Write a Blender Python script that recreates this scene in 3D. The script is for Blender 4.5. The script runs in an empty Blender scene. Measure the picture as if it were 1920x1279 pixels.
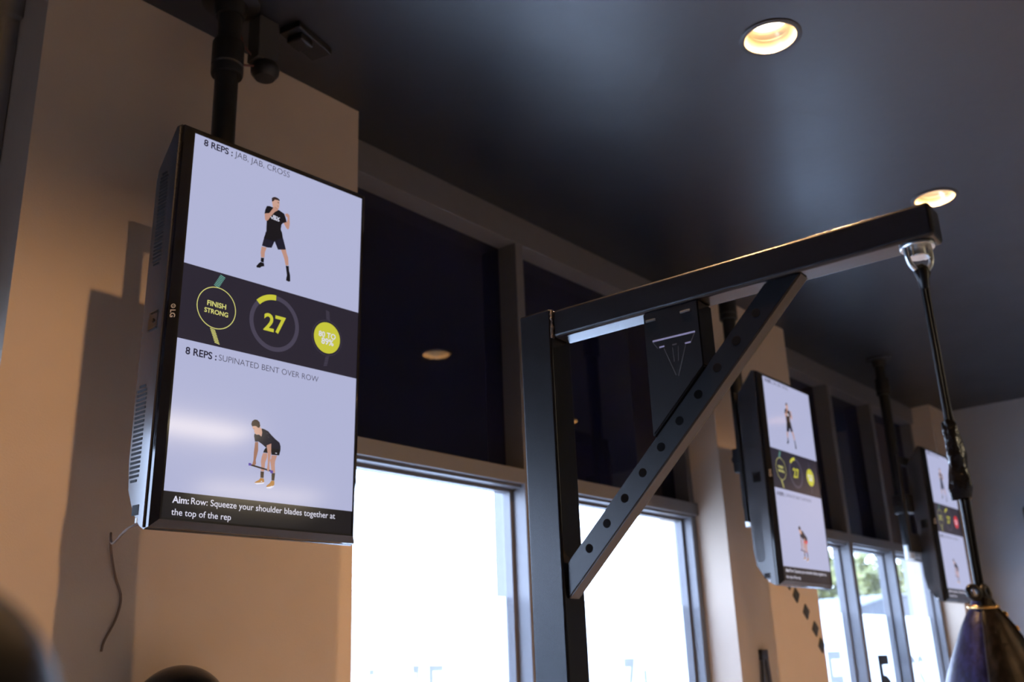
import bpy, bmesh, math, random
from mathutils import Vector, Matrix
random.seed(7)
C = bpy.context.scene.collection
SC = bpy.context.scene
PI = math.pi

# ------------------------------------------------------------------ camera, world, light, exposure
CAM_H = 1.2
cam_data = bpy.data.cameras.new('camera')
cam = bpy.data.objects.new('camera', cam_data)
C.objects.link(cam)
rt = Vector((0.64492, -0.76332, -0.03762))
dn = Vector((0.22022, 0.23275, -0.94728))
fw = Vector((0.73183, 0.60264, 0.3182))
cam.matrix_world = Matrix(((rt.x, -dn.x, -fw.x, 0.0), (rt.y, -dn.y, -fw.y, 0.0), (rt.z, -dn.z, -fw.z, CAM_H), (0, 0, 0, 1)))
cam_data.sensor_width = 36.0
cam_data.lens = 34.894
cam_data.clip_start = 0.02
cam_data.clip_end = 200
cam_data.dof.use_dof = True
cam_data.dof.focus_distance = 1.95
cam_data.dof.aperture_fstop = 4.0
SC.camera = cam

SC.view_settings.view_transform = 'Standard'
SC.view_settings.look = 'None'
SC.view_settings.gamma = 1.0
SC.view_settings.use_curve_mapping = False
SC.view_settings.exposure = 0.0
SC.cycles.use_denoising = True
SC.cycles.sample_clamp_indirect = 6.0
SC.cycles.max_bounces = 10
SC.cycles.diffuse_bounces = 5
SC.cycles.transparent_max_bounces = 16

SKY = 14.0
world = bpy.data.worlds.new('overcast_sky')
SC.world = world
world.use_nodes = True
wn = world.node_tree.nodes
bgn = wn['Background']
tc = wn.new('ShaderNodeTexCoord')
sep = wn.new('ShaderNodeSeparateXYZ')
rmp = wn.new('ShaderNodeValToRGB')
rmp.color_ramp.elements[0].position = 0.45
rmp.color_ramp.elements[0].color = (0.59, 0.73, 1.0, 1)
rmp.color_ramp.elements[1].position = 0.9
rmp.color_ramp.elements[1].color = (0.46, 0.63, 1.0, 1)
mp = wn.new('ShaderNodeMapRange')
mp.inputs['From Min'].default_value = -1.0
L = world.node_tree.links
L.new(tc.outputs['Generated'], sep.inputs[0])
L.new(sep.outputs['Z'], mp.inputs['Value'])
L.new(mp.outputs[0], rmp.inputs[0])
L.new(rmp.outputs[0], bgn.inputs['Color'])
bgn.inputs['Strength'].default_value = SKY

CEIL = CAM_H + 1.95
WALL_Y = 2.394        # room face of the pillars
FRAME_Y = 2.54        # room face of the window frames
GLASS_Y = 2.64
FAR_X = 8.58
BACK_Y, LEFT_X = -9.0, -4.5
WARM = (1.0, 0.57, 0.26)

# ------------------------------------------------------------------ helpers
def nodes_of(name):
    m = bpy.data.materials.new(name)
    m.use_nodes = True
    return m, m.node_tree.nodes, m.node_tree.links, m.node_tree.nodes['Principled BSDF']

def mat(name, col, rough=0.5, metal=0.0, spec=0.5, emit=None, emit_s=0.0, noise=0.0, nscale=8.0, bump=0.0, bscale=60.0, coat=0.0, rough_var=0.0):
    m, n, l, p = nodes_of(name)
    p.inputs['Base Color'].default_value = (*col, 1)
    p.inputs['Roughness'].default_value = rough
    p.inputs['Metallic'].default_value = metal
    p.inputs['Specular IOR Level'].default_value = spec
    if coat:
        p.inputs['Coat Weight'].default_value = coat
        p.inputs['Coat Roughness'].default_value = 0.08
    if emit:
        p.inputs['Emission Color'].default_value = (*emit, 1)
        p.inputs['Emission Strength'].default_value = emit_s
    if noise or bump or rough_var:
        t = n.new('ShaderNodeTexCoord')
    if noise or rough_var:
        nz = n.new('ShaderNodeTexNoise')
        nz.inputs['Scale'].default_value = nscale
        nz.inputs['Detail'].default_value = 5
        l.new(t.outputs['Object'], nz.inputs['Vector'])
    if noise:
        r = n.new('ShaderNodeValToRGB')
        r.color_ramp.elements[0].position = 0.3
        r.color_ramp.elements[1].position = 0.7
        r.color_ramp.elements[0].color = (*[c * (1 - noise) for c in col], 1)
        r.color_ramp.elements[1].color = (*[min(1, c * (1 + noise)) for c in col], 1)
        l.new(nz.outputs['Fac'], r.inputs[0])
        l.new(r.outputs[0], p.inputs['Base Color'])
    if rough_var:
        mr = n.new('ShaderNodeMapRange')
        mr.inputs['To Min'].default_value = max(0.02, rough - rough_var)
        mr.inputs['To Max'].default_value = rough + rough_var
        l.new(nz.outputs['Fac'], mr.inputs['Value'])
        l.new(mr.outputs[0], p.inputs['Roughness'])
    if bump:
        nb = n.new('ShaderNodeTexNoise')
        nb.inputs['Scale'].default_value = bscale
        nb.inputs['Detail'].default_value = 3
        l.new(t.outputs['Object'], nb.inputs['Vector'])
        b = n.new('ShaderNodeBump')
        b.inputs['Strength'].default_value = bump
        b.inputs['Distance'].default_value = 0.004
        l.new(nb.outputs['Fac'], b.inputs['Height'])
        l.new(b.outputs[0], p.inputs['Normal'])
    return m

def glow(name, col, s=1.0, rough=0.10):
    """a lit screen colour under the glossy screen front"""
    return mat(name, (0.004, 0.004, 0.004), rough, spec=0.5, emit=col, emit_s=s)

def pane(name, tint=(1, 1, 1), refl=0.5):
    m, n, l, p = nodes_of(name)
    n.remove(p)
    out = n['Material Output']
    tr = n.new('ShaderNodeBsdfTransparent')
    tr.inputs[0].default_value = (*tint, 1)
    gl = n.new('ShaderNodeBsdfGlossy')
    gl.inputs['Roughness'].default_value = 0.02
    fr = n.new('ShaderNodeFresnel')
    ge = n.new('ShaderNodeNewGeometry')
    io = n.new('ShaderNodeMapRange')
    io.inputs['To Min'].default_value = 1.45
    io.inputs['To Max'].default_value = 1 / 1.45
    l.new(ge.outputs['Backfacing'], io.inputs['Value'])
    l.new(io.outputs[0], fr.inputs['IOR'])
    mx = n.new('ShaderNodeMixShader')
    l.new(fr.outputs[0], mx.inputs[0])
    l.new(tr.outputs[0], mx.inputs[1])
    l.new(gl.outputs[0], mx.inputs[2])
    l.new(mx.outputs[0], out.inputs['Surface'])
    return m

def film_mat(name, lum=0.9, clear=0.35):
    m, n, l, p = nodes_of(name)
    n.remove(p)
    out = n['Material Output']
    a = n.new('ShaderNodeBsdfTranslucent')
    a.inputs[0].default_value = (lum, lum * 1.03, lum * 1.05, 1)
    t = n.new('ShaderNodeBsdfTransparent')
    d = n.new('ShaderNodeBsdfDiffuse')
    d.inputs[0].default_value = (0.8, 0.82, 0.84, 1)
    m1 = n.new('ShaderNodeMixShader')
    m1.inputs[0].default_value = clear
    m2 = n.new('ShaderNodeMixShader')
    m2.inputs[0].default_value = 0.12
    l.new(a.outputs[0], m1.inputs[1]); l.new(t.outputs[0], m1.inputs[2])
    l.new(m1.outputs[0], m2.inputs[1]); l.new(d.outputs[0], m2.inputs[2])
    l.new(m2.outputs[0], out.inputs['Surface'])
    return m

def obj(name, bm, mats, parent=None, smooth=False, loc=None, rot=None):
    me = bpy.data.meshes.new(name)
    bm.normal_update()
    bm.to_mesh(me)
    bm.free()
    for m in (mats if isinstance(mats, (list, tuple)) else [mats]):
        me.materials.append(m)
    if smooth:
        for p in me.polygons:
            p.use_smooth = True
        try:
            me.set_sharp_from_angle(angle=math.radians(38))
        except Exception:
            pass
    o = bpy.data.objects.new(name, me)
    C.objects.link(o)
    if smooth == 'flat':
        wm = o.modifiers.new('even_shading', 'WEIGHTED_NORMAL')
        wm.keep_sharp = True
    if parent is not None:
        o.parent = parent
    if loc is not None:
        o.location = loc
    if rot is not None:
        o.rotation_euler = rot
    return o

def tag(o, label=None, cat=None, group=None, kind=None):
    if label: o['label'] = label
    if cat: o['category'] = cat
    if group: o['group'] = group
    if kind: o['kind'] = kind
    return o

def thing(name, label, cat, loc=(0, 0, 0), rot=(0, 0, 0), group=None):
    o = bpy.data.objects.new(name, None)
    o.empty_display_size = 0.1
    C.objects.link(o)
    o.location = loc
    o.rotation_euler = rot
    return tag(o, label, cat, group)

def struct(name, bm, m, parent=None, smooth=False):
    o = obj(name, bm, m, parent, smooth)
    if parent is None:
        o['kind'] = 'structure'
    return o

def BM():
    return bmesh.new()

def box(bm, x0, x1, y0, y1, z0, z1, bev=0.0, mi=0, seg=2, M=None):
    t = bmesh.new()
    bmesh.ops.create_cube(t, size=1)
    for v in t.verts:
        v.co = Vector(((x0 + x1) / 2 + v.co.x * (x1 - x0), (y0 + y1) / 2 + v.co.y * (y1 - y0), (z0 + z1) / 2 + v.co.z * (z1 - z0)))
    if bev:
        bmesh.ops.bevel(t, geom=t.edges[:], offset=bev, segments=seg, affect='EDGES', profile=0.5)
    merge(bm, t, mi, M)
    return bm

def merge(bm, t, mi=0, M=None):
    if M is not None:
        bmesh.ops.transform(t, matrix=M, verts=t.verts[:])
    mp_ = {}
    for v in t.verts:
        mp_[v] = bm.verts.new(v.co)
    for f in t.faces:
        try:
            nf = bm.faces.new([mp_[v] for v in f.verts])
            nf.material_index = mi
            nf.smooth = f.smooth
        except ValueError:
            pass
    t.free()

def cyl(bm, p0, p1, r0, r1=None, seg=24, cap=True, mi=0):
    p0, p1 = Vector(p0), Vector(p1)
    r1 = r0 if r1 is None else r1
    d = p1 - p0
    t = bmesh.new()
    bmesh.ops.create_cone(t, cap_ends=cap, cap_tris=False, segments=seg, radius1=r0, radius2=r1, depth=d.length)
    M = Matrix.Translation((p0 + p1) / 2) @ d.to_track_quat('Z', 'Y').to_matrix().to_4x4()
    merge(bm, t, mi, M)
    return bm

def lathe(bm, prof, seg=48, M=None, mi=0, close=False):
    """prof: list of (r, z)"""
    t = bmesh.new()
    rings = []
    for r, z in prof:
        if r < 1e-6:
            rings.append([t.verts.new((0, 0, z))])
        else:
            rings.append([t.verts.new((r * math.cos(2 * PI * k / seg), r * math.sin(2 * PI * k / seg), z)) for k in range(seg)])
    for a, b in zip(rings, rings[1:]):
        for k in range(seg):
            k2 = (k + 1) % seg
            if len(a) == 1 and len(b) == 1:
                continue
            if len(a) == 1:
                t.faces.new((a[0], b[k2], b[k]))
            elif len(b) == 1:
                t.faces.new((a[k], a[k2], b[0]))
            else:
                t.faces.new((a[k], a[k2], b[k2], b[k]))
    bmesh.ops.recalc_face_normals(t, faces=t.faces[:])
    merge(bm, t, mi, M)
    return bm

def tube(bm, pts, r, seg=10, closed=False, mi=0, flat=1.0):
    """a round bar swept along points; r may be a list"""
    pts = [Vector(p) for p in pts]
    n = len(pts)
    rr = r if isinstance(r, (list, tuple)) else [r] * n
    rings = []
    up = None
    for i, p in enumerate(pts):
        a = pts[(i - 1) % n] if (closed or i > 0) else p
        b = pts[(i + 1) % n] if (closed or i < n - 1) else p
        d = (b - a).normalized()
        if up is None:
            up = d.orthogonal().normalized()
        up = (up - d * up.dot(d)).normalized()
        s = d.cross(up)
        rings.append([bm.verts.new(p + up * (math.cos(2 * PI * k / seg) * rr[i]) + s * (math.sin(2 * PI * k / seg) * rr[i] * flat)) for k in range(seg)])
    m = n if closed else n - 1
    for i in range(m):
        A, B = rings[i], rings[(i + 1) % n]
        for k in range(seg):
            f = bm.faces.new((A[k], A[(k + 1) % seg], B[(k + 1) % seg], B[k]))
            f.material_index = mi
            f.smooth = True
    if not closed:
        f = bm.faces.new(rings[0][::-1]); f.material_index = mi
        f = bm.faces.new(rings[-1]); f.material_index = mi
    return bm

def prism(bm, poly, axis_pts, mi=0):
    """poly: list of Vector (3D, planar); extruded by vector axis_pts"""
    e = Vector(axis_pts)
    a = [bm.verts.new(p) for p in poly]
    b = [bm.verts.new(Vector(p) + e) for p in poly]
    n = len(poly)
    fs = [bm.faces.new(a[::-1]), bm.faces.new(b)]
    for i in range(n):
        fs.append(bm.faces.new((a[i], a[(i + 1) % n], b[(i + 1) % n], b[i])))
    for f in fs:
        f.material_index = mi
    bmesh.ops.recalc_face_normals(bm, faces=fs)
    return bm

def smooth_pts(pts, k=6):
    """Catmull-Rom through points"""
    P = [Vector(p) for p in pts]
    P = [P[0] * 2 - P[1]] + P + [P[-1] * 2 - P[-2]]
    out = []
    for i in range(1, len(P) - 2):
        for s in range(k):
            t = s / k
            out.append(0.5 * ((2 * P[i]) + (P[i + 1] - P[i - 1]) * t + (2 * P[i - 1] - 5 * P[i] + 4 * P[i + 1] - P[i + 2]) * t * t + (3 * P[i] - P[i - 1] - 3 * P[i + 1] + P[i + 2]) * t ** 3))
    out.append(P[-2])
    return out

def text_bm(s, width, bold=0.0, height=None):
    """flat lettering in the XY plane, left end at x 0, baseline at y 0, fitted to the width"""
    cu = bpy.data.curves.new('lettering', 'FONT')
    cu.body = s
    cu.size = 1.0
    cu.offset = bold
    cu.resolution_u = 4
    o = bpy.data.objects.new('lettering', cu)
    C.objects.link(o)
    dg = bpy.context.evaluated_depsgraph_get()
    me = bpy.data.meshes.new_from_object(o.evaluated_get(dg))
    bm = bmesh.new()
    bm.from_mesh(me)
    bpy.data.objects.remove(o)
    bpy.data.curves.remove(cu)
    bpy.data.meshes.remove(me)
    xs = [v.co.x for v in bm.verts]; ys = [v.co.y for v in bm.verts]
    k = width / (max(xs) - min(xs))
    ky = k if height is None else height / (max(ys) - min(ys))
    x0 = min(xs)
    for v in bm.verts:
        v.co = Vector(((v.co.x - x0) * k, v.co.y * ky, 0))
    return bm

# ------------------------------------------------------------------ materials
M_ceil = mat('dark_navy_ceiling_paint', (0.004, 0.007, 0.014), 0.36, spec=1.0, bump=0.15, bscale=14, rough_var=0.06, nscale=3)
M_beige = mat('beige_wall_paint', (0.49, 0.41, 0.33), 0.75, spec=0.25, noise=0.03, nscale=5, bump=0.12, bscale=180)
M_grey = mat('grey_wall_paint', (0.27, 0.29, 0.32), 0.8, spec=0.2, noise=0.03, nscale=4, bump=0.1, bscale=150)
M_back = mat('pale_back_wall_paint', (0.34, 0.35, 0.37), 0.8, noise=0.03)
M_dark = mat('dark_wall_paint', (0.06, 0.06, 0.065), 0.8, noise=0.05)
M_floor = mat('grey_rubber_floor', (0.45, 0.43, 0.41), 0.6, noise=0.25, nscale=60, bump=0.2, bscale=200)
M_frame = mat('grey_aluminium_frame', (0.145, 0.145, 0.155), 0.38, metal=0.2, noise=0.03, nscale=20)
M_spandrel = mat('black_spandrel_glass', (0.007, 0.009, 0.032), 0.035, spec=0.55, noise=0.2, nscale=2)  # blue in the base stands in for haze from the bright panes
M_glass = pane('clear_glass')
M_film = film_mat('white_frosted_film')
M_vinyl = mat('black_vinyl', (0.02, 0.025, 0.03), 0.5, noise=0.1)
M_vinylg = film_mat('pale_grey_vinyl', 0.17, 0.03)
M_rack = mat('black_powder_coat', (0.005, 0.005, 0.006), 0.27, spec=0.45, noise=0.1, nscale=300)
M_weld = mat('bare_weld_metal', (0.10, 0.07, 0.05), 0.3, metal=0.8, noise=0.3, nscale=200, bump=0.6, bscale=400)
M_hole = mat('hole_black', (0.002, 0.002, 0.002), 0.9, spec=0.1, noise=0.1)
M_zinc = mat('zinc_plated_steel', (0.62, 0.66, 0.68), 0.28, metal=1.0, noise=0.08, nscale=60, bump=0.1, bscale=200)
M_print = mat('pale_lavender_print', (0.32, 0.31, 0.45), 0.45, noise=0.05)
M_printd = mat('faint_grey_print', (0.05, 0.048, 0.045), 0.45, noise=0.1)
M_cord = mat('black_bungee_cord', (0.006, 0.006, 0.007), 0.33, noise=0.2, nscale=300)
M_tape = mat('black_shiny_tape', (0.012, 0.010, 0.009), 0.17, spec=0.6, noise=0.2, nscale=80, bump=0.5, bscale=70)
M_brass = mat('brass_wire', (0.85, 0.55, 0.22), 0.22, metal=1.0, noise=0.06, nscale=90)
M_pole = mat('black_steel_pole', (0.008, 0.008, 0.009), 0.42, noise=0.2, nscale=30)
M_polegrey = mat('pale_metal_tip', (0.62, 0.64, 0.63), 0.4, metal=0.3, noise=0.05)
M_box = mat('dark_grey_plastic', (0.05, 0.05, 0.052), 0.55, noise=0.1)
M_wire = mat('dark_red_wire', (0.09, 0.025, 0.02), 0.5, noise=0.1)
M_trim = mat('black_lamp_trim', (0.03, 0.03, 0.032), 0.4, noise=0.1)
M_can = mat('cream_lamp_reflector', (0.85, 0.70, 0.48), 0.22, metal=0.55, noise=0.04, nscale=30)
M_bulb = mat('lit_lamp_lens', (0.8, 0.8, 0.8), 0.4, emit=(1.0, 0.86, 0.66), emit_s=9.0)
M_tube = mat('lit_strip_lens', (0.8, 0.8, 0.8), 0.4, emit=(1.0, 0.83, 0.55), emit_s=21.0)
M_casing = mat('dark_satin_casing', (0.030, 0.031, 0.034), 0.24, spec=1.0, noise=0.06, nscale=300)
M_bezel = mat('glossy_black_bezel', (0.008, 0.008, 0.008), 0.08, spec=0.6, noise=0.1)
M_slot = mat('vent_black', (0.003, 0.003, 0.004), 0.8, noise=0.1)
M_logo = mat('silver_logo', (0.75, 0.70, 0.62), 0.3, metal=0.6, noise=0.05)
M_white = mat('white_sticker', (0.6, 0.62, 0.62), 0.5, noise=0.05)
M_cable = mat('brown_cable', (0.16, 0.11, 0.08), 0.5, noise=0.1)
M_glossblk = mat('glossy_black_rubber', (0.008, 0.008, 0.009), 0.28, spec=0.5, noise=0.2, nscale=20, bump=0.1, bscale=120)

def leather_mat(name, col, spec=0.4):
    m, n, l, p = nodes_of(name)
    t = n.new('ShaderNodeTexCoord')
    a = n.new('ShaderNodeTexNoise'); a.inputs['Scale'].default_value = 70; a.inputs['Detail'].default_value = 8
    v = n.new('ShaderNodeTexVoronoi'); v.inputs['Scale'].default_value = 260
    mpn = n.new('ShaderNodeMapping'); mpn.inputs['Scale'].default_value = (1, 1, 0.35); mpn.inputs['Rotation'].default_value = (0.5, 0.6, 0)
    st = n.new('ShaderNodeTexNoise'); st.inputs['Scale'].default_value = 160; st.inputs['Detail'].default_value = 6
    l.new(t.outputs['Object'], a.inputs['Vector']); l.new(t.outputs['Object'], v.inputs['Vector'])
    l.new(t.outputs['Object'], mpn.inputs['Vector']); l.new(mpn.outputs[0], st.inputs['Vector'])
    r = n.new('ShaderNodeValToRGB')
    r.color_ramp.elements[0].position = 0.42; r.color_ramp.elements[0].color = (*[c * 0.6 for c in col], 1)
    r.color_ramp.elements[1].position = 0.68; r.color_ramp.elements[1].color = (*[c * 1.9 + 0.002 for c in col], 1)
    l.new(st.outputs['Fac'], r.inputs[0]); l.new(r.outputs[0], p.inputs['Base Color'])
    mr = n.new('ShaderNodeMapRange'); mr.inputs['To Min'].default_value = 0.24; mr.inputs['To Max'].default_value = 0.46
    l.new(a.outputs['Fac'], mr.inputs['Value']); l.new(mr.outputs[0], p.inputs['Roughness'])
    b = n.new('ShaderNodeBump'); b.inputs['Strength'].default_value = 0.25; b.inputs['Distance'].default_value = 0.0008
    mxx = n.new('ShaderNodeMath'); mxx.operation = 'ADD'
    l.new(v.outputs['Distance'], mxx.inputs[0]); l.new(a.outputs['Fac'], mxx.inputs[1])
    l.new(mxx.outputs[0], b.inputs['Height']); l.new(b.outputs[0], p.inputs['Normal'])
    p.inputs['Specular IOR Level'].default_value = spec
    return m
M_leather = leather_mat('black_brown_leather', (0.009, 0.0055, 0.0035), 0.28)
M_navy = leather_mat('navy_leather', (0.012, 0.012, 0.050), 0.5)
M_seam = mat('leather_seam', (0.02, 0.017, 0.016), 0.5, noise=0.2, nscale=200)

M_slip = mat('matt_black_rubber', (0.004, 0.004, 0.006), 0.5, spec=0.15, noise=0.2, nscale=20)
# screen colours
S_bg = glow('screen_white', (0.43, 0.45, 0.66), 1.0)
S_dark = glow('screen_dark', (0.020, 0.017, 0.030), 1.0)
S_black = glow('screen_black', (0.008, 0.007, 0.010), 1.0)
S_yel = glow('screen_yellow', (0.56, 0.55, 0.045), 1.0)
S_pale = glow('screen_pale_yellow', (0.68, 0.66, 0.20), 1.0)
S_teal = glow('screen_teal', (0.16, 0.42, 0.36), 1.0)
S_ring = glow('screen_grey_ring', (0.060, 0.052, 0.085), 1.0)
S_txt = glow('screen_text', (0.016, 0.014, 0.035), 1.0)
S_thin = glow('screen_thin_text', (0.055, 0.050, 0.085), 1.0)
S_wht = glow('screen_white_text', (0.70, 0.70, 0.85), 1.0)
S_skin = glow('screen_skin', (0.50, 0.27, 0.21), 1.0)
S_skin2 = glow('screen_skin_dark', (0.33, 0.16, 0.11), 1.0)
S_face = glow('screen_face', (0.58, 0.34, 0.27), 1.0)
S_hair = glow('screen_hair', (0.035, 0.020, 0.020), 1.0)
S_cloth = glow('screen_black_clothes', (0.006, 0.006, 0.010), 1.0)
S_cloth2 = glow('screen_navy_clothes', (0.010, 0.010, 0.024), 1.0)
S_shoe = glow('screen_tan_shoe', (0.42, 0.19, 0.04), 1.0)
S_sock = glow('screen_brown_sock', (0.05, 0.028, 0.016), 1.0)
S_pur = glow('screen_purple', (0.10, 0.06, 0.36), 1.0)
S_red = glow('screen_red', (0.62, 0.03, 0.04), 1.0)
BOXER = {
    'hair': [(0.2282,0.0992),(0.2315,0.0947),(0.2386,0.0916),(0.2459,0.0921),(0.2517,0.0946),(0.2519,0.099),(0.2463,0.098),(0.2379,0.0993),(0.2323,0.1068),(0.2294,0.1073)],
    'face': [(0.2294,0.1067),(0.2323,0.1068),(0.2379,0.0993),(0.2463,0.098),(0.2519,0.099),(0.253,0.1077),(0.2524,0.117),(0.2491,0.1237),(0.2433,0.1278),(0.2358,0.1236),(0.2323,0.118),(0.2305,0.1119)],
    'neck': [(0.2329,0.1167),(0.2467,0.1245),(0.2516,0.1251),(0.2461,0.1336),(0.2349,0.1284)],
    'shirt': [(0.2155,0.1248),(0.2225,0.1224),(0.2333,0.1226),(0.2421,0.1282),(0.2516,0.124),(0.264,0.1278),(0.269,0.1295),(0.2733,0.1383),(0.2777,0.1503),(0.267,0.156),(0.2625,0.1619),(0.2609,0.1758),(0.2665,0.1874),(0.2683,0.1958),(0.2522,0.2095),(0.2429,0.2145),(0.2121,0.2151),(0.2184,0.1957),(0.2178,0.1761),(0.2177,0.1651),(0.2099,0.1477),(0.2115,0.1361)],
    'shorts': [(0.2167,0.1962),(0.2649,0.1812),(0.2677,0.1937),(0.274,0.2095),(0.2799,0.2266),(0.2562,0.2336),(0.2448,0.2139),(0.2371,0.2344),(0.2242,0.2372),(0.2085,0.2369),(0.2114,0.2219),(0.2152,0.2077)],
    'arm_a': [(0.2099,0.1477),(0.2238,0.1421),(0.2335,0.1255),(0.2396,0.1183),(0.2477,0.1208),(0.2493,0.1259),(0.2401,0.1334),(0.2291,0.1492),(0.2216,0.1627),(0.2164,0.1666),(0.2122,0.1636)],
    'arm_b': [(0.2682,0.1556),(0.2765,0.1507),(0.2788,0.1478),(0.2794,0.1374),(0.273,0.1338),(0.2714,0.1287),(0.2786,0.1252),(0.285,0.1288),(0.2873,0.154),(0.2855,0.1658),(0.2826,0.1697),(0.2775,0.1672)],
    'leg_a': [(0.2079,0.2392),(0.2226,0.2381),(0.2182,0.2524),(0.218,0.2665),(0.2081,0.2689),(0.206,0.256)],
    'sock_a': [(0.2079,0.2699),(0.2171,0.2678),(0.2166,0.2809),(0.2077,0.2802)],
    'shoe_a': [(0.2078,0.2813),(0.2172,0.2818),(0.2191,0.2899),(0.2105,0.2934),(0.2073,0.2975),(0.197,0.2993),(0.1963,0.2952),(0.203,0.2859)],
    'leg_b': [(0.2651,0.2309),(0.2799,0.2261),(0.2829,0.2356),(0.2885,0.2472),(0.2909,0.2674),(0.2821,0.2699),(0.2767,0.2529),(0.2711,0.2413)],
    'sock_b': [(0.2821,0.2706),(0.2915,0.269),(0.2937,0.2853),(0.2855,0.2865)],
    'shoe_b': [(0.2855,0.2865),(0.2944,0.2847),(0.2967,0.2932),(0.2983,0.3091),(0.2936,0.3115),(0.2856,0.3104),(0.2858,0.3027),(0.2871,0.2959)],
    'logo': [(0.2285,0.1472),(0.2552,0.143),(0.2549,0.1565),(0.2271,0.1554)],
}
ROWER = {
    'hair': [(0.21,0.698),(0.2118,0.6904),(0.2183,0.6853),(0.2258,0.6849),(0.2326,0.6896),(0.2351,0.6982),(0.2327,0.7035),(0.2284,0.7034),(0.2241,0.7007),(0.2176,0.7012),(0.2131,0.7029)],
    'face': [(0.2131,0.7029),(0.2176,0.7012),(0.2241,0.7007),(0.2284,0.7034),(0.2352,0.6999),(0.2364,0.7038),(0.2393,0.7042),(0.2418,0.7136),(0.2402,0.7237),(0.2319,0.7192),(0.2264,0.7211),(0.222,0.719),(0.2191,0.7145),(0.2196,0.7104),(0.2153,0.7078)],
    'leg_a': [(0.248,0.7625),(0.2597,0.7617),(0.2598,0.7715),(0.2551,0.785),(0.2549,0.7963),(0.2534,0.8069),(0.2441,0.8064),(0.2452,0.7959),(0.2432,0.7833),(0.2449,0.7718)],
    'leg_b': [(0.2716,0.7647),(0.2878,0.7638),(0.283,0.7783),(0.2827,0.7881),(0.2848,0.8065),(0.2748,0.8069),(0.2708,0.7863),(0.2683,0.7769),(0.2713,0.7733)],
    'shorts': [(0.2545,0.7486),(0.2705,0.7472),(0.2961,0.7413),(0.2964,0.7487),(0.2934,0.7626),(0.2716,0.7638),(0.2694,0.7539),(0.2597,0.7609),(0.2479,0.7613),(0.2502,0.7549)],
    'shirt': [(0.2383,0.704),(0.2458,0.704),(0.2584,0.7079),(0.2684,0.7163),(0.2804,0.7245),(0.2924,0.7311),(0.2961,0.7405),(0.2953,0.7472),(0.2706,0.7489),(0.2535,0.7479),(0.2437,0.7419),(0.2331,0.7369),(0.2234,0.7383),(0.2199,0.725),(0.2207,0.7192),(0.2274,0.721),(0.2329,0.7198),(0.2406,0.7236),(0.2418,0.7136)],
    'stripe_a': [(0.2529,0.71),(0.2557,0.7108),(0.263,0.7204),(0.2692,0.7277),(0.27,0.7342),(0.2681,0.7345),(0.2664,0.7281),(0.2601,0.72)],
    'arm_a': [(0.224,0.739),(0.2326,0.7378),(0.2337,0.7587),(0.2289,0.7819),(0.2301,0.7913),(0.2253,0.7967),(0.2197,0.7942),(0.2225,0.7834),(0.2224,0.7634)],
    'sock_a': [(0.2436,0.8073),(0.2534,0.8074),(0.2533,0.8222),(0.2446,0.8223)],
    'shoe_a': [(0.2447,0.8228),(0.254,0.8234),(0.2558,0.8315),(0.2519,0.8335),(0.2285,0.8368),(0.2316,0.8333),(0.2404,0.8284)],
    'sole_a': [(0.2279,0.8374),(0.2555,0.8323),(0.2548,0.8356),(0.2357,0.8397)],
    'sock_b': [(0.2748,0.8077),(0.2848,0.807),(0.2836,0.8252),(0.2756,0.8253)],
    'shoe_b': [(0.2757,0.8258),(0.2836,0.826),(0.2842,0.8356),(0.2749,0.8422),(0.2622,0.8427),(0.2625,0.8395),(0.2705,0.8331)],
    'sole_b': [(0.2619,0.8436),(0.2821,0.8379),(0.2832,0.8397),(0.2732,0.8456),(0.2629,0.8459)],
    'bar': [(0.2132,0.7934),(0.2242,0.7944),(0.274,0.8013),(0.2743,0.8053),(0.2236,0.7985),(0.2125,0.797)],
    'grip_a': [(0.2094,0.7915),(0.2167,0.7914),(0.2171,0.7969),(0.2099,0.7978)],
    'grip_b': [(0.2684,0.8019),(0.2782,0.8016),(0.2783,0.8081),(0.2717,0.8088)],
    'arm_b': [(0.256,0.743),(0.2688,0.7368),(0.2698,0.7604),(0.267,0.7868),(0.2683,0.7995),(0.264,0.8065),(0.2608,0.8004),(0.262,0.7841),(0.2601,0.7617)],
}
# ------------------------------------------------------------------ the setting
LAMPS = [(1.094, 1.085), (2.714, 1.085), (4.334, 1.085), (6.40, 0.56), (7.90, 0.40), (-1.6, -2.2), (0.6, -2.2), (2.9, -2.2), (5.2, -2.2)]  # the back row is unseen, added for warm fill and reflections

bm = BM(); box(bm, LEFT_X - 0.2, FAR_X + 0.2, BACK_Y - 0.2, GLASS_Y + 0.3, -0.2, 0.0)
struct('floor', bm, M_floor)

# ceiling slab with a round hole for every recessed lamp
bm = BM(); box(bm, LEFT_X - 0.2, FAR_X + 0.2, BACK_Y - 0.2, GLASS_Y + 0.3, CEIL, CEIL + 0.25)
ceiling = struct('ceiling', bm, M_ceil)
bm = BM()
for x, y in LAMPS:
    cyl(bm, (x, y, CEIL - 0.05), (x, y, CEIL + 0.16), 0.0865, seg=48)
cutter = obj('cutter', bm, M_ceil)
md = ceiling.modifiers.new('holes', 'BOOLEAN'); md.operation = 'DIFFERENCE'; md.object = cutter; md.solver = 'EXACT'
dg = bpy.context.evaluated_depsgraph_get()
new_me = bpy.data.meshes.new_from_object(ceiling.evaluated_get(dg))
ceiling.modifiers.clear(); ceiling.data = new_me
bpy.data.objects.remove(cutter)

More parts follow.
